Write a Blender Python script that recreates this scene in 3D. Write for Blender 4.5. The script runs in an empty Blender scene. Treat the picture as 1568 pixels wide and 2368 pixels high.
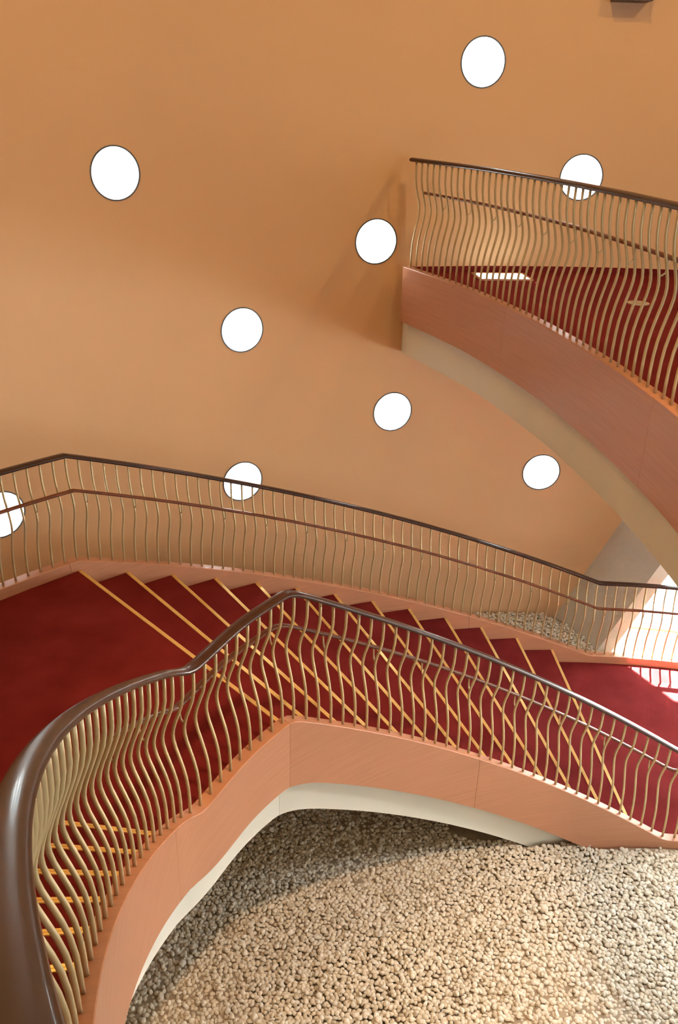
import bpy, bmesh, math, random
import numpy as np
from math import sin, cos, pi, radians, hypot, atan2
from mathutils import Vector, Matrix
from mathutils.geometry import delaunay_2d_cdt

random.seed(7)
rng = np.random.default_rng(11)
scene = bpy.context.scene
COL = scene.collection

# ------------------------------------------------------------------ camera, world, sun, exposure
ZC = 5.62                                   # eye height above the ground slab
PITCH, ROLL, FPX = 0.437, 0.027, 2001.0
cam = bpy.data.cameras.new('camera'); camo = bpy.data.objects.new('camera', cam); COL.objects.link(camo)
_X = Vector((1, 0, 0)); _F = Vector((0, cos(PITCH), -sin(PITCH))); _U = Vector((0, sin(PITCH), cos(PITCH)))
_r = _X*cos(ROLL) + _U*sin(ROLL); _u = -_X*sin(ROLL) + _U*cos(ROLL)
camo.matrix_world = Matrix(((_r.x, _u.x, -_F.x, 0), (_r.y, _u.y, -_F.y, 0), (_r.z, _u.z, -_F.z, ZC), (0, 0, 0, 1)))
cam.sensor_fit = 'HORIZONTAL'; cam.sensor_width = 36.0; cam.lens = FPX/1568*36.0
cam.clip_start = 0.02; cam.clip_end = 300
scene.camera = camo

world = bpy.data.worlds.new('sky'); scene.world = world; world.use_nodes = True
bg = world.node_tree.nodes['Background']; bg.inputs[0].default_value = (0.88, 0.98, 1.0, 1); bg.inputs[1].default_value = 8.5

sun = bpy.data.lights.new('sun', 'SUN'); sun.energy = 150.0; sun.angle = radians(0.6); sun.color = (1, 0.97, 0.92)
suno = bpy.data.objects.new('sun', sun); COL.objects.link(suno)
_el = radians(64.0); SUN = Vector((0.345*cos(_el), 0.939*cos(_el), sin(_el)))
suno.rotation_euler = SUN.to_track_quat('Z', 'Y').to_euler(); suno.location = (6, 14, 16)

scene.view_settings.view_transform = 'Standard'; scene.view_settings.look = 'None'
scene.view_settings.exposure = 0.36; scene.view_settings.gamma = 1.0; scene.view_settings.use_curve_mapping = False
scene.cycles.use_denoising = True; scene.cycles.use_light_tree = False
scene.cycles.max_bounces = 5; scene.cycles.diffuse_bounces = 4; scene.cycles.glossy_bounces = 2
scene.cycles.use_adaptive_sampling = True; scene.cycles.adaptive_threshold = 0.12; scene.cycles.adaptive_min_samples = 24
scene.cycles.sample_clamp_indirect = 30.0

# ------------------------------------------------------------------ the plan of the place
CX, CY = 2.703, 1.143                       # centre of the round tower and of the lower flight
RW = 7.848                                  # tower wall
RIN, ROUT = 4.33, 6.93                      # stair-side faces of the two stringers
TH1, DTH, RISE = 2.334, 0.060, 0.16
ZL2 = ZC-3.46; ZL1 = ZL2-13*RISE; ZU = ZC-1.45
NUP = 13; RUP = (ZU-ZL2)/NUP
UX, UY, UR, UTH1, UDTH = 3.735, 2.665, 4.58, 3.020, 0.0573   # upper flight
ZTOP = ZC+3.0                               # ceiling
CURB, HRAIL, HLOW = 0.09, 0.90, 0.635
PTOP = 0.10                                 # top of the pebble bed

def C(th, R): return (CX+R*cos(th), CY+R*sin(th))
def CU(th, R): return (UX+R*cos(th), UY+R*sin(th))

# ------------------------------------------------------------------ materials
def mat(name, col, rough=0.5, metal=0.0, spec=0.5, var=0.0, vscale=6.0, bump=0.0, bscale=80.0, stretch=None, col2=None, coat=0.0, detail=4.0):
    m = bpy.data.materials.new(name); m.use_nodes = True
    nt = m.node_tree; b = nt.nodes['Principled BSDF']
    b.inputs['Base Color'].default_value = (*col, 1); b.inputs['Roughness'].default_value = rough
    b.inputs['Metallic'].default_value = metal; b.inputs['Specular IOR Level'].default_value = spec
    b.inputs['Coat Weight'].default_value = coat; b.inputs['Coat Roughness'].default_value = 0.06
    tc = nt.nodes.new('ShaderNodeTexCoord'); mp = nt.nodes.new('ShaderNodeMapping')
    nt.links.new(tc.outputs['Object'], mp.inputs[0])
    if stretch: mp.inputs['Scale'].default_value = stretch
    if var > 0 or col2:
        n = nt.nodes.new('ShaderNodeTexNoise'); n.inputs['Scale'].default_value = vscale; n.inputs['Detail'].default_value = detail
        nt.links.new(mp.outputs[0], n.inputs['Vector'])
        r = nt.nodes.new('ShaderNodeValToRGB')
        c2 = col2 or tuple(c*(1-var) for c in col)
        r.color_ramp.elements[0].position = 0.3; r.color_ramp.elements[1].position = 0.7
        r.color_ramp.elements[0].color = (*c2, 1); r.color_ramp.elements[1].color = (*col, 1)
        nt.links.new(n.outputs['Fac'], r.inputs[0]); nt.links.new(r.outputs[0], b.inputs['Base Color'])
    if bump > 0:
        n2 = nt.nodes.new('ShaderNodeTexNoise'); n2.inputs['Scale'].default_value = bscale; n2.inputs['Detail'].default_value = 3
        nt.links.new(mp.outputs[0], n2.inputs['Vector'])
        bp = nt.nodes.new('ShaderNodeBump'); bp.inputs['Strength'].default_value = bump; bp.inputs['Distance'].default_value = 0.01
        nt.links.new(n2.outputs['Fac'], bp.inputs['Height']); nt.links.new(bp.outputs[0], b.inputs['Normal'])
    return m

def emis(name, col, s):
    m = bpy.data.materials.new(name); m.use_nodes = True; nt = m.node_tree; nt.nodes.clear()
    e = nt.nodes.new('ShaderNodeEmission'); e.inputs[0].default_value = (*col, 1); e.inputs[1].default_value = s
    o = nt.nodes.new('ShaderNodeOutputMaterial'); nt.links.new(e.outputs[0], o.inputs[0]); return m

def glass_mat(name):
    m = bpy.data.materials.new(name); m.use_nodes = True; nt = m.node_tree; nt.nodes.clear()
    t = nt.nodes.new('ShaderNodeBsdfTranslucent'); t.inputs[0].default_value = (0.93, 0.96, 0.97, 1)
    g = nt.nodes.new('ShaderNodeBsdfGlossy'); g.inputs['Roughness'].default_value = 0.1
    mx = nt.nodes.new('ShaderNodeMixShader'); mx.inputs[0].default_value = 0.05
    o = nt.nodes.new('ShaderNodeOutputMaterial')
    nt.links.new(t.outputs[0], mx.inputs[1]); nt.links.new(g.outputs[0], mx.inputs[2]); nt.links.new(mx.outputs[0], o.inputs[0]); return m

M = {}
M['wall'] = mat('tan_paint', (0.72, 0.455, 0.26), 0.75, spec=0.25, var=0.05, vscale=0.7, bump=0.04, bscale=120)
M['plaster'] = mat('white_plaster', (0.74, 0.72, 0.63), 0.8, spec=0.2, var=0.06, vscale=2.0, bump=0.05, bscale=60)
M['stucco'] = mat('pale_stucco', (0.62, 0.60, 0.54), 0.9, spec=0.2, var=0.10, vscale=1.6, bump=0.25, bscale=45)
M['ceiling'] = mat('ceiling_paint', (0.60, 0.46, 0.32), 0.85, spec=0.2)
M['carpet'] = mat('red_carpet', (0.180, 0.020, 0.021), 0.95, spec=0.05, col2=(0.130, 0.012, 0.012), vscale=3.2, bump=0.5, bscale=260, detail=9)
M['wood'] = mat('salmon_veneer', (0.50, 0.235, 0.135), 0.38, spec=0.45, col2=(0.43, 0.195, 0.108), vscale=3.0, stretch=(0.7, 0.7, 34), bump=0.02, bscale=30)
M['woodtop'] = M['wood']
M['rail'] = mat('dark_polished_wood', (0.055, 0.020, 0.011), 0.30, spec=0.22, col2=(0.034, 0.014, 0.009), vscale=14, stretch=(1, 1, 1), coat=0.14)
M['lowrail'] = mat('reddish_polished_wood', (0.17, 0.050, 0.020), 0.32, spec=0.25, col2=(0.12, 0.034, 0.014), vscale=14, coat=0.1)
M['brass'] = mat('satin_bronze', (0.62, 0.51, 0.29), 0.40, metal=0.35, spec=0.5, col2=(0.54, 0.44, 0.24), vscale=9)
M['nosing'] = mat('yellow_brass', (0.90, 0.65, 0.27), 0.30, metal=0.5, col2=(0.80, 0.55, 0.20), vscale=10)
M['rim'] = mat('dark_metal_rim', (0.10, 0.11, 0.12), 0.5, metal=0.3)
M['glass'] = glass_mat('opal_glass')
M['ground'] = mat('brown_earth', (0.16, 0.11, 0.07), 0.95, spec=0.1, var=0.3, vscale=5, bump=0.2, bscale=40)
M['grit'] = mat('brown_grit', (0.40, 0.32, 0.235), 0.95, spec=0.1, var=0.3, vscale=9, bump=0.3, bscale=60)
M['paving'] = mat('pale_concrete', (0.72, 0.71, 0.68), 0.9, spec=0.2, var=0.1, vscale=3)
M['darkmetal'] = mat('dark_brown_enamel', (0.06, 0.028, 0.012), 0.45)
M['vent'] = mat('pale_vent_metal', (0.55, 0.47, 0.36), 0.5, metal=0.3)
M['warm'] = emis('warm_lamp', (1.0, 0.62, 0.30), 12)
M['cool'] = emis('fill_lamp_white', (0.93, 0.98, 1.0), 10)  # lens of the added fill lamps
M['panel'] = emis('bright_patch_emission', (0.92, 1.0, 0.90), 3.2)  # emission for the bright patch on the upper landing floor

def pebble_mat():
    m = bpy.data.materials.new('cream_pebble'); m.use_nodes = True; nt = m.node_tree; b = nt.nodes['Principled BSDF']
    b.inputs['Roughness'].default_value = 0.62; b.inputs['Specular IOR Level'].default_value = 0.35
    g = nt.nodes.new('ShaderNodeNewGeometry'); oi = nt.nodes.new('ShaderNodeObjectInfo')
    a = nt.nodes.new('ShaderNodeMath'); a.operation = 'ADD'; f = nt.nodes.new('ShaderNodeMath'); f.operation = 'FRACT'
    nt.links.new(g.outputs['Random Per Island'], a.inputs[0]); nt.links.new(oi.outputs['Random'], a.inputs[1]); nt.links.new(a.outputs[0], f.inputs[0])
    r = nt.nodes.new('ShaderNodeValToRGB'); cr = r.color_ramp
    cr.elements[0].position = 0.0; cr.elements[0].color = (0.50, 0.42, 0.31, 1)
    cr.elements[1].position = 1.0; cr.elements[1].color = (0.86, 0.80, 0.70, 1)
    for p, c in ((0.10, (0.68, 0.60, 0.48)), (0.45, (0.78, 0.70, 0.57)), (0.75, (0.76, 0.71, 0.62))):
        e = cr.elements.new(p); e.color = (*c, 1)
    nt.links.new(f.outputs[0], r.inputs[0])
    tc = nt.nodes.new('ShaderNodeTexCoord'); n = nt.nodes.new('ShaderNodeTexNoise'); n.inputs['Scale'].default_value = 60
    nt.links.new(tc.outputs['Object'], n.inputs['Vector'])
    mx = nt.nodes.new('ShaderNodeMix'); mx.data_type = 'RGBA'; mx.blend_type = 'MULTIPLY'; mx.inputs[0].default_value = 0.25
    nt.links.new(r.outputs[0], mx.inputs[6]); nt.links.new(n.outputs['Fac'], mx.inputs[7]); nt.links.new(mx.outputs[2], b.inputs['Base Color'])
    return m
M['pebble'] = pebble_mat()

# ------------------------------------------------------------------ helpers
def link(o, parent=None):
    COL.objects.link(o)
    if parent: o.parent = parent
    return o
def mesh_obj(name, verts, faces, m, parent=None, smooth=None, uvw=None):
    me = bpy.data.meshes.new(name); me.from_pydata([tuple(v) for v in verts], [], [tuple(f) for f in faces]); me.update()
    bm = bmesh.new(); bm.from_mesh(me); bmesh.ops.recalc_face_normals(bm, faces=bm.faces); bm.to_mesh(me); bm.free()
    if smooth is not None:
        me.polygons.foreach_set('use_smooth', [True]*len(me.polygons)); me.set_sharp_from_angle(angle=radians(smooth))
    me.materials.append(m)
    return link(bpy.data.objects.new(name, me), parent)
def empty(name, loc=(0, 0, 0)):
    o = bpy.data.objects.new(name, None); o.empty_display_size = 0.1; COL.objects.link(o); o.location = loc; return o
def tag(o, label=None, cat=None, group=None, kind=None):
    if label: o['label'] = label
    if cat: o['category'] = cat
    if group: o['group'] = group
    if kind: o['kind'] = kind
    return o

class Path:
    """plan polyline with a height line; side = +1 when the walking side lies to the left"""
    def __init__(s, pts, z, side):
        s.p = np.array(pts, float); s.z = np.array(z, float); s.side = side
        t = np.gradient(s.p, axis=0); t /= np.hypot(t[:, 0], t[:, 1])[:, None]
        s.t = t; s.n = np.stack([-t[:, 1], t[:, 0]], 1)*side
        d = np.hypot(*np.diff(s.p, axis=0).T); s.s = np.concatenate([[0], np.cumsum(d)]); s.len = s.s[-1]
    def at(s, d):
        x = np.interp(d, s.s, s.p[:, 0]); y = np.interp(d, s.s, s.p[:, 1]); z = np.interp(d, s.s, s.z)
        nx = np.interp(d, s.s, s.n[:, 0]); ny = np.interp(d, s.s, s.n[:, 1]); k = hypot(nx, ny)
        return x, y, z, nx/k, ny/k
    def near(s, x, y): return s.s[np.argmin((s.p[:, 0]-x)**2+(s.p[:, 1]-y)**2)]
    def cut(s, a, b, step=0.06):
        ds = sorted(set([a, b]+list(np.arange(a, b, step))+[v for v in s.s[s.kinks] if a < v < b])) if hasattr(s, 'kinks') else sorted(set([a, b]+list(np.arange(a, b, step))))
        ds = [d for i, d in enumerate(ds) if i == 0 or d-ds[i-1] > 1e-4]
        return [s.at(d) for d in ds]

def sweep(name, rings, profile, m, parent=None, smooth=35):
    """profile: closed list of (offset, dz); rings: list of (x,y,z,nx,ny)"""
    v = []; f = []; k = len(profile)
    for (x, y, z, nx, ny) in rings:
        for (o, dz) in profile: v.append((x+nx*o, y+ny*o, z+dz))
    for i in range(len(rings)-1):
        for j in range(k):
            a = i*k+j; b = i*k+(j+1) % k; f.append((a, b, b+k, a+k))
    f.append(tuple(range(k))); f.append(tuple((len(rings)-1)*k+j for j in range(k)))
    return mesh_obj(name, v, f, m, parent, smooth)

def oval(w, h, n=14, o0=0.0, z0=0.0, e=2.6):
    out = []
    for i in range(n):
        a = 2*pi*i/n; c, s = cos(a), sin(a)
        out.append((o0+w/2*math.copysign(abs(c)**(2/e), c), z0+h/2*math.copysign(abs(s)**(2/e), s)))
    return out

def catmull(P, n=8):
    P = [np.array(p, float) for p in P]; P = [2*P[0]-P[1]]+P+[2*P[-1]-P[-2]]; out = []
    for i in range(1, len(P)-2):
        for k in range(n):
            t = k/n; a, b, c, d = P[i-1], P[i], P[i+1], P[i+2]
            out.append(0.5*((2*b)+(-a+c)*t+(2*a-5*b+4*c-d)*t*t+(-a+3*b-3*c+d)*t**3))
    out.append(P[-2]); return out

# ------------------------------------------------------------------ the three edge lines
def lowline(th):
    if th >= TH1: return ZL2
    return max(ZL1, ZL2-(TH1-th)/DTH*RISE)
TH_END1 = TH1-13*DTH                                       # lower landing begins here
def arcs(a, b, n, extra=()):
    return sorted(set(list(np.linspace(a, b, n))+[e for e in extra if a < e < b]))

# inner edge, from the lower landing up to the upper landing
pin = []; zin = []
for th in arcs(0.95, 2.345, 120, (TH_END1, TH1)): pin.append(C(th, RIN)); zin.append(lowline(th))
mid = catmull([(-0.33, 4.235), (-0.53, 3.93), (-0.675, 3.63), (-0.765, 3.42), CU(3.005, UR)], 8)[1:-1]
for p in mid: pin.append(tuple(p)); zin.append(None)
UEND = UTH1+UDTH*(NUP-1)
KS = UTH1+UDTH*6.6
def inner_up(th):
    if th <= KS: return CU(th, UR)
    f = UR/cos(th-KS); e = UR+(f-UR)*0.14; return CU(th, e)
for th in np.linspace(3.005, UEND+0.10, 80): pin.append(inner_up(th)); zin.append(ZL2+min(NUP, max(0, (th-UTH1)/UDTH+1))*RUP)
# height on the middle landing: level until one tread before the first riser
for i, p in enumerate(pin):
    if zin[i] is None:
        th = atan2(p[1]-UY, p[0]-UX) % (2*pi); zin[i] = ZL2+max(0.0, (th-UTH1)/UDTH+1)*RUP if p[1] < 3.49 else ZL2
IN = Path(pin, zin, -1)
def smooth_line(path, w):
    g = np.arange(0, path.len, 0.02); zz = np.interp(g, path.s, path.z); k = int(w/0.02)|1
    ker = np.hanning(k+2)[1:-1]; ker /= ker.sum(); return g, np.convolve(np.pad(zz, k//2, mode='edge'), ker, mode='valid')
INB = smooth_line(IN, 0.75); INT = smooth_line(IN, 0.16)
IN.z = np.interp(IN.s, *INT)
pout = []; zout = []
for th in arcs(0.95, 2.95, 150, (TH_END1, TH1)): pout.append(C(th, ROUT)); zout.append(lowline(th))
OUT = Path(pout, zout, +1)
pu = catmull([(0.548, 8.50), (0.84, 7.87), (1.098, 7.224), (1.383, 6.241), (1.557, 5.354), (1.647, 4.648), (1.690, 4.05), (1.70, 3.2), (1.68, 2.2), (1.60, 1.2), (1.36, 0.35), (0.95, -0.22), (0.55, -0.48)], 10)
UP = Path(pu, [ZU]*len(pu), +1)

# ------------------------------------------------------------------ setting: wall, ground, ceiling
WIN = [(2.196, -0.527), (1.764, 0.405), (1.884, -1.153), (2.056, -1.916), (1.851, -2.878), (2.06, -3.456), (1.629, -3.636), (1.628, -0.554), (2.363, -3.221)]
WA = 0.21
def a_theta(zr): return 1.587+(zr+5.629)*(1.499-1.587)/(5.629-4.144) if zr < -4.144 else 1.499-(zr+4.144)*0.055      # slanted edge where tan wall meets the pier
OPEN_TOP = -2.25; OPEN_R = 0.75
UPO = (-1.5, -0.7, -1.30, 0.9)         # openings out of view: theta0, theta1, z0, z1
LWO = (-0.40, 0.52, -5.50, -3.95)
RECTS = (UPO, LWO)
def build_wall():
    pts = []; edges = []
    T0, T1 = -pi+1.2, pi+1.2
    Z0, Z1 = -ZC, ZTOP-ZC
    def add(p): pts.append(Vector(p)); return len(pts)-1
    def loop(ps):
        ids = [add(p) for p in ps]
        for a, b in zip(ids, ids[1:]+ids[:1]): edges.append((a, b))
    nb = 120
    bd = [(RW*(T0+(T1-T0)*i/nb), Z0) for i in range(nb)]+[(RW*T1, Z0+(Z1-Z0)*i/20) for i in range(20)]+[(RW*(T1-(T1-T0)*i/nb), Z1) for i in range(nb)]+[(RW*T0, Z1-(Z1-Z0)*i/20) for i in range(20)]
    loop(bd)
    holes = []
    for th, z in WIN:
        loop([(RW*th+WA*cos(a), z+WA*sin(a)) for a in np.linspace(0, 2*pi, 64, endpoint=False)])
    zz = np.linspace(-5.60, OPEN_TOP, 14)
    op = [(RW*(a_theta(z)-0.004), z) for z in zz]
    t_top = a_theta(OPEN_TOP)-0.004
    op += [(RW*(t_top+(OPEN_R-t_top)*i/20), OPEN_TOP) for i in range(1, 21)]
    op += [(RW*OPEN_R, z) for z in zz[::-1][1:]]
    t_b = a_theta(-5.60)-0.004
    op += [(RW*(OPEN_R+(t_b-OPEN_R)*i/20), -5.60) for i in range(1, 20)]
    loop(op)
    for a0, a1, b0, b1 in RECTS:
        loop([(RW*t, b0) for t in np.linspace(a0, a1, 12)]+[(RW*a1, z) for z in np.linspace(b0, b1, 8)[1:]]+[(RW*t, b1) for t in np.linspace(a1, a0, 12)[1:]]+[(RW*a0, z) for z in np.linspace(b1, b0, 8)[1:-1]])
    for i in range(1, nb):
        for j in range(1, 24):
            x = RW*(T0+(T1-T0)*i/nb); z = Z0+(Z1-Z0)*j/24
            if all(hypot(x-RW*t, z-w) > WA+0.05 for t, w in WIN): add((x, z))
    vs, es, fs, *_ = delaunay_2d_cdt(pts, edges, [], 0, 1e-5)
    def inop(x, z):
        if any(RW*a < x < RW*b and c < z < d for a, b, c, d in RECTS): return True
        if not (-5.60 < z < OPEN_TOP): return False
        return RW*OPEN_R < x < RW*(a_theta(z)-0.004)
    keep = []
    for f in fs:
        c = sum((vs[i] for i in f), Vector((0, 0)))/len(f)
        if any(hypot(c.x-RW*t, c.y-w) < WA*0.999 for t, w in WIN) or inop(c.x, c.y): continue
        keep.append(f)
    T = 0.05
    n = len(vs)
    V = [(CX+RW*cos(v.x/RW), CY+RW*sin(v.x/RW), v.y+ZC) for v in vs]+[(CX+(RW+T)*cos(v.x/RW), CY+(RW+T)*sin(v.x/RW), v.y+ZC) for v in vs]
    F = [tuple(f) for f in keep]+[tuple(n+i for i in reversed(f)) for f in keep]
    cnt = {}
    for f in keep:
        for a, b in zip(f, f[1:]+f[:1]): cnt[(min(a, b), max(a, b))] = cnt.get((min(a, b), max(a, b)), 0)+1
    for (a, b), k in cnt.items():
        if k == 1:
            q = len(V); V += [V[a], V[b], V[n+b], V[n+a]]; F.append((q, q+1, q+2, q+3))
    o = mesh_obj('wall_curved', V, F, M['wall'], None, 60)
    tag(o, 'tan painted curved tower wall pierced by round windows', None, None, 'structure'); o['category'] = 'wall'
    return o
build_wall()

def ring_frame(th, zr, r0, r1, d0, d1, n=48):
    """a flat ring standing on the wall tangent at th: radii r0<r1, depth d0..d1 (towards the room positive)"""
    cx, cy = C(th, RW); ct, st = cos(th), sin(th); V = []; F = []
    for i in range(n):
        a = 2*pi*i/n
        for (r, d) in ((r0, d0), (r1, d0), (r1, d1), (r0, d1)):
            s = r*cos(a); z = r*sin(a)
            sag = RW-math.sqrt(RW*RW-s*s)
            V.append((cx-st*s-ct*(d+sag), cy+ct*s-st*(d+sag), zr+ZC+z))
    for i in range(n):
        for j in range(4):
            a = i*4+j; b = i*4+(j+1) % 4; k = (i+1) % n
            F.append((a, b, k*4+(j+1) % 4, k*4+j))
    return V, F
def disc(th, zr, r, d, thick, n=48):
    cx, cy = C(th, RW); ct, st = cos(th), sin(th); V = []
    for dd in (d, d-thick):
        for i in range(n):
            a = 2*pi*i/n; s = r*cos(a); sag = RW-math.sqrt(RW*RW-s*s)
            V.append((cx-st*s-ct*(dd+sag), cy+ct*s-st*(dd+sag), zr+ZC+r*sin(a)))
    F = [tuple(range(n)), tuple(range(2*n-1, n-1, -1))]+[(i, (i+1) % n, n+(i+1) % n, n+i) for i in range(n)]
    return V, F
WLAB = ['round porthole window high on the left of the tan wall', 'topmost round porthole window on the tan wall',
        'round porthole window just left of the upper landing end', 'round porthole window at the middle of the tan wall',
        'round porthole window below the upper landing end', 'round porthole window crossed by the far dark handrail',
        'round porthole window nearest the curved white landing underside', 'round porthole window behind the upper landing handrail',
        'round porthole window cut by the left picture edge behind balusters']
for i, (th, z) in enumerate(WIN):
    V, F = ring_frame(th, z, WA-0.008, WA+0.004, -0.004, 0.005)
    o = mesh_obj('window_%d' % (i+1), V, F, M['rim'], None, 40); tag(o, WLAB[i], 'window', 'round porthole windows', 'structure')
    V, F = disc(th, z, WA-0.004, -0.004, 0.008); mesh_obj('pane', V, F, M['glass'], o)

def disc_slab(name, R, z0, z1, m, n=96):
    V = [(CX+R*cos(2*pi*i/n), CY+R*sin(2*pi*i/n), z) for z in (z0, z1) for i in range(n)]
    F = [tuple(range(n)), tuple(range(2*n-1, n-1, -1))]+[(i, (i+1) % n, n+(i+1) % n, n+i) for i in range(n)]
    return mesh_obj(name, V, F, m)
tag(disc_slab('floor', RW+0.15, -0.12, 0.0, M['ground']), 'bare brown ground under the pebbles', 'floor', None, 'structure')
tag(disc_slab('ceiling', RW+0.15, ZTOP, ZTOP+0.15, M['ceiling']), 'tan painted tower ceiling', 'ceiling', None, 'structure')

# exterior paving beyond the opening: separate slabs
ext = empty('terrace_floor', (6.5, 13, -0.1)); tag(ext, 'sunlit pale concrete paving beyond the wall opening', 'paving', None, 'structure')
sv = [(-0.74, -0.74, -.05), (0.74, -0.74, -.05), (0.74, 0.74, -.05), (-0.74, 0.74, -.05), (-0.74, -0.74, .05), (0.74, -0.74, .05), (0.74, 0.74, .05), (-0.74, 0.74, .05)]
sf = [(0, 3, 2, 1), (4, 5, 6, 7), (0, 1, 5, 4), (1, 2, 6, 5), (2, 3, 7, 6), (3, 0, 4, 7)]
slab = None
for i in range(8):
    for j in range(6):
        x = 1.6+i*1.5-6.5; y = 9.9+j*1.5-13
        if hypot(x+6.5-CX, y+13-CY) < RW+1.25: continue
        if slab is None: slab = mesh_obj('paving_slab', sv, sf, M['paving'], ext); o = slab
        else: o = slab.copy(); link(o); o.parent = ext
        o.location = (x, y, 0.06)
def sill():
    rings = [(*C(t, RW+0.16), 0.0, cos(t), sin(t)) for t in np.linspace(OPEN_R, 1.585, 20)]
    o = sweep('trim_1', rings, [(-0.10, 0.0), (1.9, 0.0), (1.9, 0.02), (-0.10, 0.02)], M['paving'])
    tag(o, 'pale threshold strip at the bright wall opening', 'threshold', None, 'structure')
sill()

# leaning plaster pier at the opening
def pier():
    V = []
    for zr in (-5.62, -5.1, -4.5, -3.9, -3.2, OPEN_TOP+0.1):
        th = a_theta(zr); x = CX+RW*cos(th); y = CY+RW*sin(th)
        tb = 1.4597+(zr+4.278)*(1.5348-1.4597)/(4.278-5.496); xb, yb = C(tb, 7.10)
        V += [(x, y+0.03, zr+ZC), (xb, yb, zr+ZC), (xb+0.16, yb-0.01, zr+ZC), (x+0.03, y+0.02, zr+ZC)]
    F = [(0, 1, 2, 3), (23, 22, 21, 20)]
    for i in range(5):
        for j in range(4): F.append((4*i+j, 4*i+(j+1) % 4, 4*i+4+(j+1) % 4, 4*i+4+j))
    o = mesh_obj('wall_pier', V, F, M['stucco']); tag(o, 'leaning pale plaster pier beside the bright opening', 'pier', None, 'structure')
pier()

# ------------------------------------------------------------------ stairs
def sector(name, pts_in, pts_out, z0, z1, m, parent):
    """prism between an inner and an outer polyline (same count)"""
    n = len(pts_in); V = []
    for z in (z0, z1):
        for a in range(n):
            zz = z[a] if hasattr(z, '__len__') else z
            V += [(*pts_in[a], zz), (*pts_out[a], zz)]
    F = []; k = 2*n
    for a in range(n-1):
        i = 2*a
        F += [(i, i+1, i+3, i+2), (k+i, k+i+2, k+i+3, k+i+1), (i, i+2, k+i+2, k+i), (i+1, k+i+1, k+i+3, i+3)]
    F += [(0, k, k+1, 1), (k-2, k-1, 2*k-1, 2*k-2)]
    return mesh_obj(name, V, F, m, parent, 30)

def nosing(parent, a, b, z, fwd):
    """ribbed brass edge from a to b (plan) at height z; fwd = plan direction of the open side"""
    d = Vector((b[0]-a[0], b[1]-a[1])); L = d.length; d /= L; f = Vector(fwd).normalized()
    prof = [(0.006, -0.024), (0.006, 0.004), (-0.006, 0.004), (-0.007, 0.0022), (-0.011, 0.0022), (-0.012, 0.004), (-0.020, 0.004), (-0.022, 0.0), (0.001, 0.0), (0.001, -0.024)]
    V = []; k = len(prof)
    for p in (a, b):
        for (o, dz) in prof: V.append((p[0]+f.x*o, p[1]+f.y*o, z+dz))
    F = [(j, (j+1) % k, k+(j+1) % k, k+j) for j in range(k)]+[tuple(range(k)), tuple(range(2*k-1, k-1, -1))]
    return mesh_obj('nosing', V, F, M['nosing'], parent)

lower = empty('stair_flight', (*C(1.95, 5.6), 0)); tag(lower, 'lower curved stair flight with red carpet treads and brass nosings', 'stairs')
upper = empty('stair_flight', (*CU(3.3, 5.8), 0)); tag(upper, 'upper stair flight rising at lower left behind the near balusters', 'stairs')
def P0(o): return o.location
def child_fix(o):          # children were built in world coordinates: keep them there
    o.matrix_parent_inverse = Matrix.Translation(-o.parent.location) if o.parent and o.parent.type == 'EMPTY' else Matrix()
G = 0.003
for i in range(2, 14):      # treads 2..13 ; nosing 1 belongs to the landing
    ta, tb = TH1-(i-1)*DTH, TH1-(i-2)*DTH
    ths = np.linspace(ta, tb+0.004, 4); z = ZL2-(i-1)*RISE
    t = sector('tread', [C(h, RIN+G) for h in ths], [C(h, ROUT-G) for h in ths], z-RISE-0.03, z, M['carpet'], lower)
    nosing(t, C(ta, RIN+G), C(ta, ROUT-G), z, (sin(ta), -cos(ta)))
def slab_low(name, ta, tb, par, d0=0.14, d1=0.68, n=40):
    ths = np.linspace(ta, tb, n); zl = np.array([lowline(h) for h in ths])
    return sector(name, [C(h, RIN+0.06) for h in ths], [C(h, ROUT+0.03) for h in ths], np.maximum(zl-d1+0.015, 0.002), np.maximum(zl-d0-RISE*0.9, 0.004), M['plaster'], par)
slab_low('soffit', 1.70, TH1, lower)

CUO = UR+2.62
for k in range(1, NUP):
    ta, tb = UTH1+UDTH*(k-1), UTH1+UDTH*k
    ths = np.linspace(ta, tb+0.004, 4); z = ZL2+k*RUP
    t = sector('tread', [inner_up(h) for h in ths], [CU(h, CUO) for h in ths], z-RUP-0.03, z, M['carpet'], upper)
    nosing(t, inner_up(ta), CU(ta, CUO), z, (sin(ta), -cos(ta)))
ths = np.linspace(UTH1-UDTH*0.8, UEND+0.03, 40); zl = np.array([ZL2+min(NUP, max(0, (h-UTH1)/UDTH+1))*RUP for h in ths])
sector('soffit', [CU(h, UR+0.14) for h in ths], [CU(h, CUO) for h in ths], zl-0.66, zl-0.30, M['plaster'], upper)

# middle landing
from mathutils.geometry import tessellate_polygon
def poly_slab(name, pts, z0, z1, m, parent=None):
    tri = tessellate_polygon([[Vector((p[0], p[1], 0)) for p in pts]]); n = len(pts)
    V = [(*p, z0) for p in pts]+[(*p, z1) for p in pts]
    F = [tuple(t) for t in tri]+[tuple(n+i for i in reversed(t)) for t in tri]+[(i, (i+1) % n, n+(i+1) % n, n+i) for i in range(n)]
    return mesh_obj(name, V, F, m, parent)
s0, s1 = IN.near(*C(TH1, RIN)), IN.near(*CU(UTH1, UR))
def inoff(s, o): x, y, z, nx, ny = IN.at(s); return (x+nx*o, y+ny*o)
def landing_poly(off, offo):
    a = [inoff(s, off) for s in np.linspace(s0, s1, 24)]
    b = [CU(UTH1, UR+off+0.01), CU(UTH1, CUO)]
    c = [C(th, ROUT-offo) for th in np.linspace(2.86, TH1, 30)]
    return a+b+c
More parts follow.
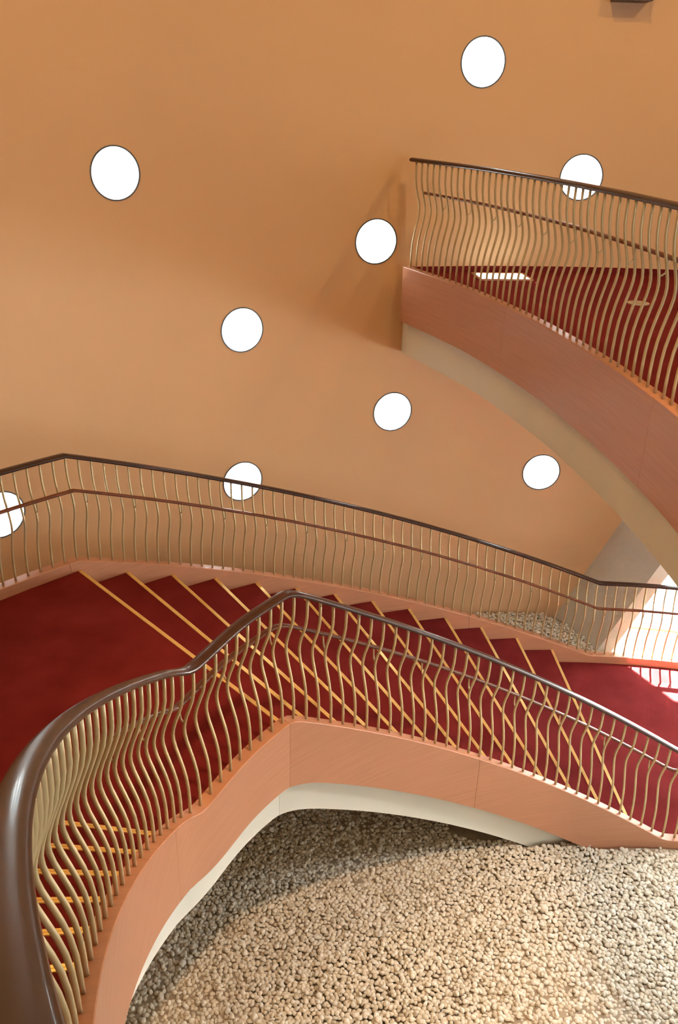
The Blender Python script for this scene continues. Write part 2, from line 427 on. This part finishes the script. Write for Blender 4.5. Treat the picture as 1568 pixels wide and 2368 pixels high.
lm = empty('stair_landing', (-1.9, 4.6, 0)); tag(lm, 'large red carpeted middle landing at left between the two flights', 'landing')
poly_slab('carpet', landing_poly(G, G), ZL2-0.04, ZL2, M['carpet'], lm)
poly_slab('soffit', landing_poly(0.09, -0.03), ZL2-0.66, ZL2-0.041, M['plaster'], lm)
nosing(lm, C(TH1, RIN+G), C(TH1, ROUT-G), ZL2, (sin(TH1), -cos(TH1)))
# lower landing
ll = empty('stair_landing', (*C(1.3, 5.6), 0)); tag(ll, 'red carpeted lower landing at right with the sunlit patch', 'landing')
ths = np.linspace(0.95, TH1-12*DTH, 30)
sector('carpet', [C(h, RIN+G) for h in ths], [C(h, ROUT-G) for h in ths], 0.003, ZL1, M['carpet'], ll)

# stringers: salmon wood panels with open joints
def stringer(thing, path, o0, o1, cuts, zlo, zhi, m, base=None, name='stringer_panel'):
    for a, b in zip(cuts[:-1], cuts[1:]):
        ds = list(np.linspace(a+0.0012, b-0.0012, max(3, int((b-a)/0.05)))); c = 0.004*(1 if o1 > o0 else -1); V = []; F = []
        for d in ds:
            x, y, z, nx, ny = path.at(d); zb = max(0.003, (z if base is None else np.interp(d, *base))+zlo)
            zt = max(zb+0.01, z+zhi)
            for o, zz in ((o0, zb), (o1, zb), (o1, zt-0.004), (o1-c, zt), (o0+c, zt), (o0, zt-0.004)): V.append((x+nx*o, y+ny*o, zz))
        for i in range(len(ds)-1):
            for j in range(6): F.append((i*6+j, i*6+(j+1) % 6, i*6+6+(j+1) % 6, i*6+6+j))
        F += [tuple(range(6)), tuple(len(V)-6+j for j in range(6))]
        mesh_obj(name, V, F, m, thing, 30)
s_l1 = IN.near(*C(1.05, RIN)); s_end = IN.len
inner_str = empty('stair_stringer', (*C(2.0, RIN), 0)); tag(inner_str, 'inner salmon wood stringer curving above the pebbles', 'stringer')
stringer(inner_str, IN, 0.0, -0.085, [IN.near(*C(0.96, RIN)), IN.near(*C(1.96, RIN)), IN.near(*C(2.347, RIN)), IN.near(*CU(3.05, UR)), IN.near(*CU(3.42, UR)), s_end-0.01], -0.385, CURB, M['wood'], INB)
edge = empty('plaster_edge', (*C(2.0, RIN), 0)); tag(edge, 'white plaster edge under the inner salmon stringer above the pebbles', 'plaster edge')
stringer(edge, IN, 0.012, 0.14, [IN.near(*C(1.70, RIN)), IN.near(*C(2.347, RIN)), s_end-0.01], -0.68, -0.30, M['plaster'], INB, 'plaster_band')
outer_str = empty('stair_stringer', (*C(2.0, ROUT), 0)); tag(outer_str, 'outer salmon wood stringer on the wall side of the stairs', 'stringer')
stringer(outer_str, OUT, 0.0, -0.095, [0.01, OUT.near(*C(1.75, ROUT)), OUT.near(*C(2.34, ROUT)), OUT.len-0.01], -0.385, CURB, M['wood'])

# ------------------------------------------------------------------ upper landing
def upoff(s, o): x, y, z, nx, ny = UP.at(s); return (x+nx*o, y+ny*o)
def upper_poly(off, R):
    a = [upoff(s, off) for s in np.linspace(0, UP.len, 110)]
    x0, y0 = a[0]
    tha = atan2(y0-CY, x0-CX)
    top_in = inner_up(UEND); top_out = CU(UEND, CUO)
    d = Vector((top_out[0]-top_in[0], top_out[1]-top_in[1])).normalized()
    w = Vector((top_out[0]-CX, top_out[1]-CY)); bq = w.dot(d); cq = w.dot(w)-R*R; t = -bq+math.sqrt(bq*bq-cq)
    e = (top_out[0]+d.x*t, top_out[1]+d.y*t); the = atan2(e[1]-CY, e[0]-CX) % (2*pi)
    b = [inner_up(UEND+0.085), top_in, top_out, e]
    c = [C(th, R) for th in np.linspace(the, tha+2*pi, 90)][1:]
    return a+b+c
ul = empty('upper_landing', (4.5, 5.5, ZU-0.8)); tag(ul, 'upper landing with red carpet at right, above the lower landing', 'landing')
poly_slab('carpet', upper_poly(0.086, RW-0.01), ZU-0.04, ZU, M['carpet'], ul)
poly_slab('soffit', upper_poly(0.09, RW-0.01), ZU-0.78, ZU-0.041, M['plaster'], ul)
fas = empty('landing_fascia', (1.2, 6.5, ZU-0.45)); tag(fas, 'salmon wood fascia along the curved edge of the upper landing', 'fascia')
uc = [UP.near(*p) for p in ((1.235, 6.80), (1.66, 4.45))]
stringer(fas, UP, 0.0, 0.085, [0.0]+uc+[UP.len-0.02], -0.435, CURB-0.002, M['wood'])
# carpet cove at the foot of the wall
rings = [(*C(t, RW-0.004), ZU, -cos(t), -sin(t)) for t in np.linspace(0.9, 1.845, 50)]
bb = sweep('baseboard_upper', rings, [(0.0, 0.001), (0.012, 0.001), (0.012, 0.055), (0.0, 0.055)], M['carpet']); tag(bb, 'dark red carpet upstand along the wall on the upper landing', 'baseboard', None, 'structure')
nosing(upper, inner_up(UEND), CU(UEND, CUO), ZU, (sin(UEND), -cos(UEND)))

# ------------------------------------------------------------------ balustrades
BUL = [(0, 0), (.10, 0), (.17, .04), (.24, .20), (.30, .46), (.36, .74), (.41, .92), (.45, 1.0), (.49, .98), (.54, .85), (.60, .62), (.67, .36), (.74, .16), (.82, .04), (.90, 0), (1, 0)]
def baluster_mesh(h, amp, r=0.0093, n=8):
    V = []; F = []
    pts = [(amp*a, h*(1-t)) for t, a in BUL]; k = len(pts)
    for i, (x, z) in enumerate(pts):
        a = pts[max(0, i-1)]; b = pts[min(k-1, i+1)]; d = Vector((b[0]-a[0], b[1]-a[1])).normalized(); nx, nz = -d.y, d.x
        for j in range(n):
            q = 2*pi*j/n; V.append((x+nx*r*cos(q), r*sin(q), z+nz*r*cos(q)))
    for i in range(k-1):
        for j in range(n): F.append((i*n+j, i*n+(j+1) % n, (i+1)*n+(j+1) % n, (i+1)*n+j))
    F += [tuple(range(n)), tuple(range((k-1)*n, k*n))]
    me = bpy.data.meshes.new('baluster'); me.from_pydata(V, [], F)
    bm = bmesh.new(); bm.from_mesh(me); bmesh.ops.recalc_face_normals(bm, faces=bm.faces); bm.to_mesh(me); bm.free()
    me.polygons.foreach_set('use_smooth', [True]*len(me.polygons)); me.materials.append(M['brass']); return me
def tube_mesh(name, pts, r, n=6, m=None):
    V = []; F = []; k = len(pts)
    for i, p in enumerate(pts):
        a = pts[max(0, i-1)]; b = pts[min(k-1, i+1)]; d = Vector((b[0]-a[0], b[1]-a[1])).normalized(); nx, nz = -d.y, d.x
        for j in range(n):
            q = 2*pi*j/n; V.append((p[0]+nx*r*cos(q), r*sin(q), p[1]+nz*r*cos(q)))
    for i in range(k-1):
        for j in range(n): F.append((i*n+j, i*n+(j+1) % n, (i+1)*n+(j+1) % n, (i+1)*n+j))
    F += [tuple(range(n)), tuple(range((k-1)*n, k*n))]
    me = bpy.data.meshes.new(name); me.from_pydata(V, [], F)
    bm = bmesh.new(); bm.from_mesh(me); bmesh.ops.recalc_face_normals(bm, faces=bm.faces); bm.to_mesh(me); bm.free()
    me.polygons.foreach_set('use_smooth', [True]*len(me.polygons)); me.materials.append(m); return me

def balustrade(thing, path, off, a, b, first, step, hr, hl, amp, la, lb, bra0=0, every=4, loff=0.095, ra=None, rb=None):
    ra = a if ra is None else ra; rb = b if rb is None else rb
    cu = path.cut(ra, rb, 0.05)
    sweep('handrail', cu, oval(0.070, 0.036, 16, off, CURB+hr-0.018), M['rail'], thing, 50)
    lo = sweep('lower_handrail', path.cut(la, lb, 0.05), oval(0.036, 0.026, 12, off+loff, CURB+hl-0.013), M['lowrail'], thing, 50)
    bme = baluster_mesh(hr-0.012, amp)
    h0 = hl-0.115
    bx = amp*np.interp(1-h0/(hr-0.012), [t for t, _ in BUL], [v for _, v in BUL])
    br = tube_mesh('bracket', [(bx, h0), (bx+0.4*(loff-bx), h0+0.004), (bx+0.8*(loff-bx), h0+0.018), (loff-0.002, h0+0.045), (loff, h0+0.075), (loff, hl-0.018)], 0.0058, 6, M['brass'])
    d = first; i = 0
    while d <= b:
        x, y, z, nx, ny = path.at(d)
        o = bpy.data.objects.new('baluster', bme); link(o, thing)
        o.location = (x+nx*off, y+ny*off, z+CURB); o.rotation_euler = (0, 0, atan2(ny, nx))
        if (i-bra0) % every == 0 and la <= d <= lb:
            k = bpy.data.objects.new('bracket', br); link(k, lo); k.location = o.location; k.rotation_euler = o.rotation_euler
        d += step; i += 1

far = empty('balustrade', (*C(2.0, 6.97), 0)); tag(far, 'far bronze balustrade with dark handrail on the wall side of the stairs', 'balustrade', 'balustrades')
balustrade(far, OUT, -0.048, OUT.near(*C(1.15, ROUT)), OUT.near(*C(2.62, ROUT)), OUT.near(*C(1.15, ROUT))+0.02, 0.1035, 0.915, 0.65, 0.065, OUT.near(*C(1.15, ROUT)), OUT.near(*C(2.62, ROUT)), 2)
near = empty('balustrade', (*C(2.0, 4.28), 0)); tag(near, 'near bronze balustrade curving along the well from lower right to bottom left', 'balustrade', 'balustrades')
balustrade(near, IN, -0.042, IN.near(*C(1.2, RIN)), IN.near(*CU(UEND+0.06, UR)), IN.near(*C(1.2, RIN))+0.03, 0.1015, 0.90, 0.635, 0.072, IN.near(*C(1.2, RIN)), IN.near(*CU(UEND+0.06, UR)), 1)
ub = empty('balustrade', (1.4, 6.5, ZU)); tag(ub, 'bronze balustrade with dark handrail on the upper landing at top right', 'balustrade', 'balustrades')
balustrade(ub, UP, 0.042, 0.0, UP.len*0.80, 0.075, 0.104, 0.965, 0.68, 0.060, 0.09, UP.len*0.80, 0, ra=-0.0)

# ------------------------------------------------------------------ things on the upper landing and the wall
def box(name, c, u, v, hu, hv, z0, z1, m, parent=None):
    c = Vector(c); u = Vector(u).normalized(); v = Vector(v).normalized(); V = []
    for z in (z0, z1):
        for a, b in ((-1, -1), (1, -1), (1, 1), (-1, 1)): p = c+u*(a*hu)+v*(b*hv); V.append((p.x, p.y, z))
    return mesh_obj(name, V, [(0, 3, 2, 1), (4, 5, 6, 7), (0, 1, 5, 4), (1, 2, 6, 5), (2, 3, 7, 6), (3, 0, 4, 7)], m, parent)
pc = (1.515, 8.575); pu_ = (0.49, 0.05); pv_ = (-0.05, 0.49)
fp = empty('bright_patch_panel', (*pc, ZU)); tag(fp, 'bright floor patch beside the wall on the upper landing, built as an emissive panel', 'light')  # bright patch on the floor, built as a framed emissive panel
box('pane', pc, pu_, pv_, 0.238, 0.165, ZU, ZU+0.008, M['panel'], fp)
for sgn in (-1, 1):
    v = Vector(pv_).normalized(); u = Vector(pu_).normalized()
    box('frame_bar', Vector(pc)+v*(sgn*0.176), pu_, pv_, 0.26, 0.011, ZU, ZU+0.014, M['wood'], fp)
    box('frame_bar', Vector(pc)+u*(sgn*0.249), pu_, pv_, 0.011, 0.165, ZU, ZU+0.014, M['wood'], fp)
vc = (2.50, 7.46)
vt = empty('floor_vent', (*vc, ZU)); tag(vt, 'small round pale floor vent set in the red carpet', 'vent')
n = 32; V = []; F = []
for r_, z_ in ((0.072, 0.001), (0.092, 0.001), (0.092, 0.008), (0.072, 0.008)):
    V += [(vc[0]+r_*cos(2*pi*i/n), vc[1]+r_*sin(2*pi*i/n), ZU+z_) for i in range(n)]
for j in range(4):
    for i in range(n): F.append((j*n+i, j*n+(i+1) % n, ((j+1) % 4)*n+(i+1) % n, ((j+1) % 4)*n+i))
mesh_obj('ring', V, F, M['vent'], vt, 40)
for i in range(7):
    x = -0.06+i*0.02; hh = math.sqrt(0.074**2-x*x)
    box('slat', (vc[0]+x, vc[1]), (1, 0), (0, 1), 0.006, hh, ZU+0.001, ZU+0.007, M['vent'], vt)
# dark fixture on the wall at the top right
fx = empty('wall_fixture', (*C(1.601, RW), ZC+0.93)); tag(fx, 'dark brown wall fixture cut by the top picture edge', 'light fixture')
fc = C(1.601, RW-0.10); fu = (-sin(1.601), cos(1.601)); fv = (cos(1.601), sin(1.601))
box('housing', fc, fu, fv, 0.155, 0.085, ZC+0.935, ZC+1.35, M['darkmetal'], fx)
box('back_plate', C(1.601, RW-0.012), fu, fv, 0.17, 0.012, ZC+0.99, ZC+1.40, M['darkmetal'], fx)
box('bottom_lip', fc, fu, fv, 0.162, 0.092, ZC+0.915, ZC+0.935, M['darkmetal'], fx)

# ------------------------------------------------------------------ ceiling lamps, and added fill lamps under the upper landing
def downlight(x, y, energy, label, spot=None, zt=ZTOP, col=None):
    t = empty('ceiling_or_fill_lamp', (x, y, zt)); tag(t, label, 'lamp', 'recessed ceiling lamps above the frame' if col is None else 'added fill lamps under the upper landing')
    n = 32; V = []; F = []
    for r_, z_ in ((0.13, -0.001), (0.17, -0.001), (0.17, -0.02), (0.13, -0.02)):
        V += [(r_*cos(2*pi*i/n), r_*sin(2*pi*i/n), z_) for i in range(n)]
    for j in range(4):
        for i in range(n): F.append((j*n+i, j*n+(i+1) % n, ((j+1) % 4)*n+(i+1) % n, ((j+1) % 4)*n+i))
    o = mesh_obj('trim_ring', V, F, M['darkmetal'], t, 40)
    V = [(0.13*cos(2*pi*i/n), 0.13*sin(2*pi*i/n), z_) for z_ in (-0.002, -0.008) for i in range(n)]
    mesh_obj('lens', V, [tuple(range(n)), tuple(range(2*n-1, n-1, -1))]+[(i, (i+1) % n, n+(i+1) % n, n+i) for i in range(n)], M['warm'] if col is None else M['cool'], t)
    l = bpy.data.lights.new('lamp_light', 'AREA'); l.shape = 'DISK'; l.size = 0.26; l.energy = energy; l.color = (1.0, 0.66, 0.22)
    if spot:
        l = bpy.data.lights.new('lamp_light', 'SPOT'); l.energy = energy; l.color = col or (1.0, 0.64, 0.37); l.shadow_soft_size = 0.28; l.spot_size = radians(spot[3]); l.spot_blend = 0.8
    lo = bpy.data.objects.new('lamp_light', l); link(lo, t); lo.location = (0, 0, -0.03)
    if spot: lo.rotation_euler = (Vector((x, y, zt))-Vector(spot[:3])).to_track_quat('Z', 'Y').to_euler()
for (x, y, e) in ((-2.2, 5.0, 34), (1.6, 6.2, 40), (-2.6, 1.8, 30), (4.2, 5.6, 60), (1.2, -1.8, 26)):
    downlight(x, y, e, 'round warm recessed lamp in the tower ceiling')
downlight(1.45, 2.6, 1350, 'round warm recessed lamp in the tower ceiling', (0.2, 4.2, 0.1, 50))
for lx, ly, le, nm in ((2.9, 4.3, 235, 'added white fill lamp under the upper landing nearer the well'), (4.2, 6.0, 60, 'added white fill lamp under the upper landing nearer the outer wall')):
    downlight(lx, ly, le, nm, (lx-0.5, ly-0.2, 0.0, 150), ZU-0.781, (0.93, 0.98, 1.0))  # added fill lamps, standing in for daylight on the pebbles

# re-seat children that were modelled in world coordinates
for o in list(COL.objects):
    if o.parent and o.name.split('.')[0] not in ('trim_ring', 'lens', 'lamp_light', 'paving_slab'):
        root = o.parent
        while root.parent: root = root.parent
        if o.parent.type == 'EMPTY': o.matrix_parent_inverse = Matrix.Translation(-Vector(o.parent.location))
def portal(t0, t1, z0, z1):
    w = 2*RW*math.sin((t1-t0)/2)+0.1; l = bpy.data.lights.new('daylight_portal', 'AREA'); l.shape = 'RECTANGLE'; l.size = w; l.size_y = z1-z0; l.cycles.is_portal = True
    o = bpy.data.objects.new('daylight_portal', l); COL.objects.link(o); t = (t0+t1)/2
    o.location = (*C(t, RW+0.07), (z0+z1)/2); o.rotation_euler = Vector((cos(t), sin(t), 0)).to_track_quat('Z', 'Y').to_euler()
for k in range(2): portal(LWO[0]+(LWO[1]-LWO[0])*k/2, LWO[0]+(LWO[1]-LWO[0])*(k+1)/2, ZC+LWO[2], ZC+LWO[3])
for k in range(2): portal(OPEN_R+(1.58-OPEN_R)*k/2, OPEN_R+(1.58-OPEN_R)*(k+1)/2, 0.02, ZC+OPEN_TOP)
for k in range(2): portal(UPO[0]+(UPO[1]-UPO[0])*k/2, UPO[0]+(UPO[1]-UPO[0])*(k+1)/2, ZC+UPO[2], ZC+UPO[3])

# ------------------------------------------------------------------ pebbles
bmp = bmesh.new(); bmesh.ops.create_icosphere(bmp, subdivisions=2, radius=1.0); bmp.verts.ensure_lookup_table()
IV = np.array([v.co[:] for v in bmp.verts]); IF = np.array([[v.index for v in f.verts] for f in bmp.faces]); bmp.free()
def shape(k):
    r = np.random.default_rng(100+k); d = r.normal(size=(3, 3)); a = r.uniform(-0.16, 0.16, 3)
    s = 1+sum(a[i]*np.sin(IV@d[i]*1.6+i) for i in range(3)); return IV*s[:, None]
SH = [shape(k) for k in range(8)]
sp = 0.0325
X, Y = np.meshgrid(np.arange(-2.6, 5.2, sp), np.arange(2.2, 9.1, sp*0.866)); X[::2] += sp/2
pts = np.stack([X.ravel(), Y.ravel()], 1); pts += rng.normal(0, sp*0.16, pts.shape)
dxy = pts-np.array([CX, CY]); R = np.hypot(dxy[:, 0], dxy[:, 1]); TH = np.arctan2(dxy[:, 1], dxy[:, 0])
RUc = np.hypot(pts[:, 0]-UX, pts[:, 1]-UY)
z = PTOP+0.018*np.sin(pts[:, 0]*2.1+1)*np.cos(pts[:, 1]*1.7)+rng.normal(0, 0.006, len(pts))
z += np.where((R > ROUT+0.1) & (TH < 1.85), 0.055*np.clip((R-ROUT-0.1)/0.4, 0, 1), 0)
ok = R < RW-0.03
ok &= ~((TH < 1.70) & (R > RIN-0.105) & (R < ROUT+0.12))                   # lower landing stands here
ok &= ~((TH < 1.60-0.10*(7.85-R)) & (R > ROUT))
ok &= ~((TH < 1.70) & (R > RIN-0.115) & (R < ROUT+0.12))
ok &= ~(((pts[:, 0]-1.27)/0.28)**2+((pts[:, 1]-5.52)/0.13)**2 < 1)         # bare patch under the stair
ok &= R < 6.2+9*((TH < 2.05))                                              # nothing to be seen under the far side
def proj(P):
    d = P[:, 1]*cos(PITCH)-(P[:, 2]-ZC)*sin(PITCH); u = P[:, 1]*sin(PITCH)+(P[:, 2]-ZC)*cos(PITCH)
    a = FPX*P[:, 0]/d; b = -FPX*u/d
    return 784+a*cos(ROLL)-b*sin(ROLL), 1184+a*sin(ROLL)+b*cos(ROLL), d
P3 = np.c_[pts, z]; uu, vv, dd = proj(P3)
ok &= (uu > -150) & (uu < 1800) & (vv < 2650)
# keep clear of the slab of the lower flight where it meets the ground
slabz = ZL2-(TH1-TH)/DTH*RISE-0.68
ok &= ~((R > RIN-0.02) & (R < ROUT+0.05) & (TH < TH1) & (z > slabz-0.03))
P3 = P3[ok]; uu = uu[ok]; vv = vv[ok]; dd = dd[ok]
extra = rng.choice(len(P3), len(P3)//7, replace=False)                      # a loose second layer
P4 = P3[extra]+np.c_[rng.normal(0, sp*0.5, (len(extra), 2)), np.full(len(extra), 0.014)]
P3 = np.r_[P3, P4]; uu, vv, dd = proj(P3)
sc = np.stack([rng.uniform(0.0165, 0.0235, len(P3)), rng.uniform(0.0140, 0.0195, len(P3)), rng.uniform(0.0105, 0.0150, len(P3))], 1)
ang = rng.uniform(0, 2*pi, len(P3)); tilt = rng.normal(0, 0.35, len(P3))
vis = (uu > 330) & (uu < 1560) & (vv < 2362)
order = np.argsort(np.where(vis, dd, 99)); single = order[:300]; rest = order[300:]
def xf(i):
    c, s = cos(ang[i]), sin(ang[i]); ct, st = cos(tilt[i]), sin(tilt[i])
    Rz = np.array([[c, -s, 0], [s, c, 0], [0, 0, 1]]); Rx = np.array([[1, 0, 0], [0, ct, -st], [0, st, ct]])
    return Rz@Rx
nv, nf = len(IV), len(IF)
VV = np.empty((len(rest)*nv, 3), np.float32); FF = np.empty((len(rest)*nf, 3), np.int32)
for k, i in enumerate(rest):
    VV[k*nv:(k+1)*nv] = (SH[i % 8]*sc[i])@xf(i).T+P3[i]; FF[k*nf:(k+1)*nf] = IF+k*nv
me = bpy.data.meshes.new('pebble_bed'); me.vertices.add(len(VV)); me.vertices.foreach_set('co', VV.ravel())
me.loops.add(FF.size); me.loops.foreach_set('vertex_index', FF.ravel()); me.polygons.add(len(FF))
me.polygons.foreach_set('loop_start', np.arange(0, FF.size, 3)); me.polygons.foreach_set('loop_total', np.full(len(FF), 3))
me.update(calc_edges=True); me.polygons.foreach_set('use_smooth', np.ones(len(FF), bool)); me.materials.append(M['pebble'])
pb = bpy.data.objects.new('pebble_bed', me); COL.objects.link(pb); tag(pb, 'bed of small cream pebbles filling the floor under the stairs', 'pebbles', None, 'stuff')
pm = []
for k in range(8):
    m_ = bpy.data.meshes.new('pebble'); m_.from_pydata(SH[k].tolist(), [], IF.tolist()); m_.polygons.foreach_set('use_smooth', [True]*nf); m_.materials.append(M['pebble']); pm.append(m_)
for i in single:
    o = bpy.data.objects.new('pebble', pm[i % 8]); COL.objects.link(o)
    o.matrix_world = Matrix.Translation(P3[i].tolist()) @ Matrix(xf(i).tolist()).to_4x4() @ Matrix.Diagonal((*sc[i].tolist(), 1))
    tag(o, 'small cream pebble of the bed at the bottom edge of the picture', 'pebble', 'nearest pebbles at the bottom edge')
gp = [C(t, RIN-0.09) for t in np.linspace(-1.2, 1.70, 40)]+[C(1.70, RW-0.03)]+[C(t, RW-0.03) for t in np.linspace(1.72, 2*pi-1.2, 70)]
o = poly_slab('floor_grit', gp, 0.001, PTOP-0.012, M['grit']); tag(o, 'brown grit base between and under the pebbles', 'ground', None, 'structure')
gp = [C(t, ROUT+0.10) for t in np.linspace(1.50, 1.70, 8)]+[C(t, RW-0.03) for t in np.linspace(1.70, 1.58, 6)]
o = poly_slab('floor_strip', gp, 0.001, PTOP+0.02, M['grit']); tag(o, 'brown grit strip between outer stringer and leaning pier', 'ground', None, 'structure')
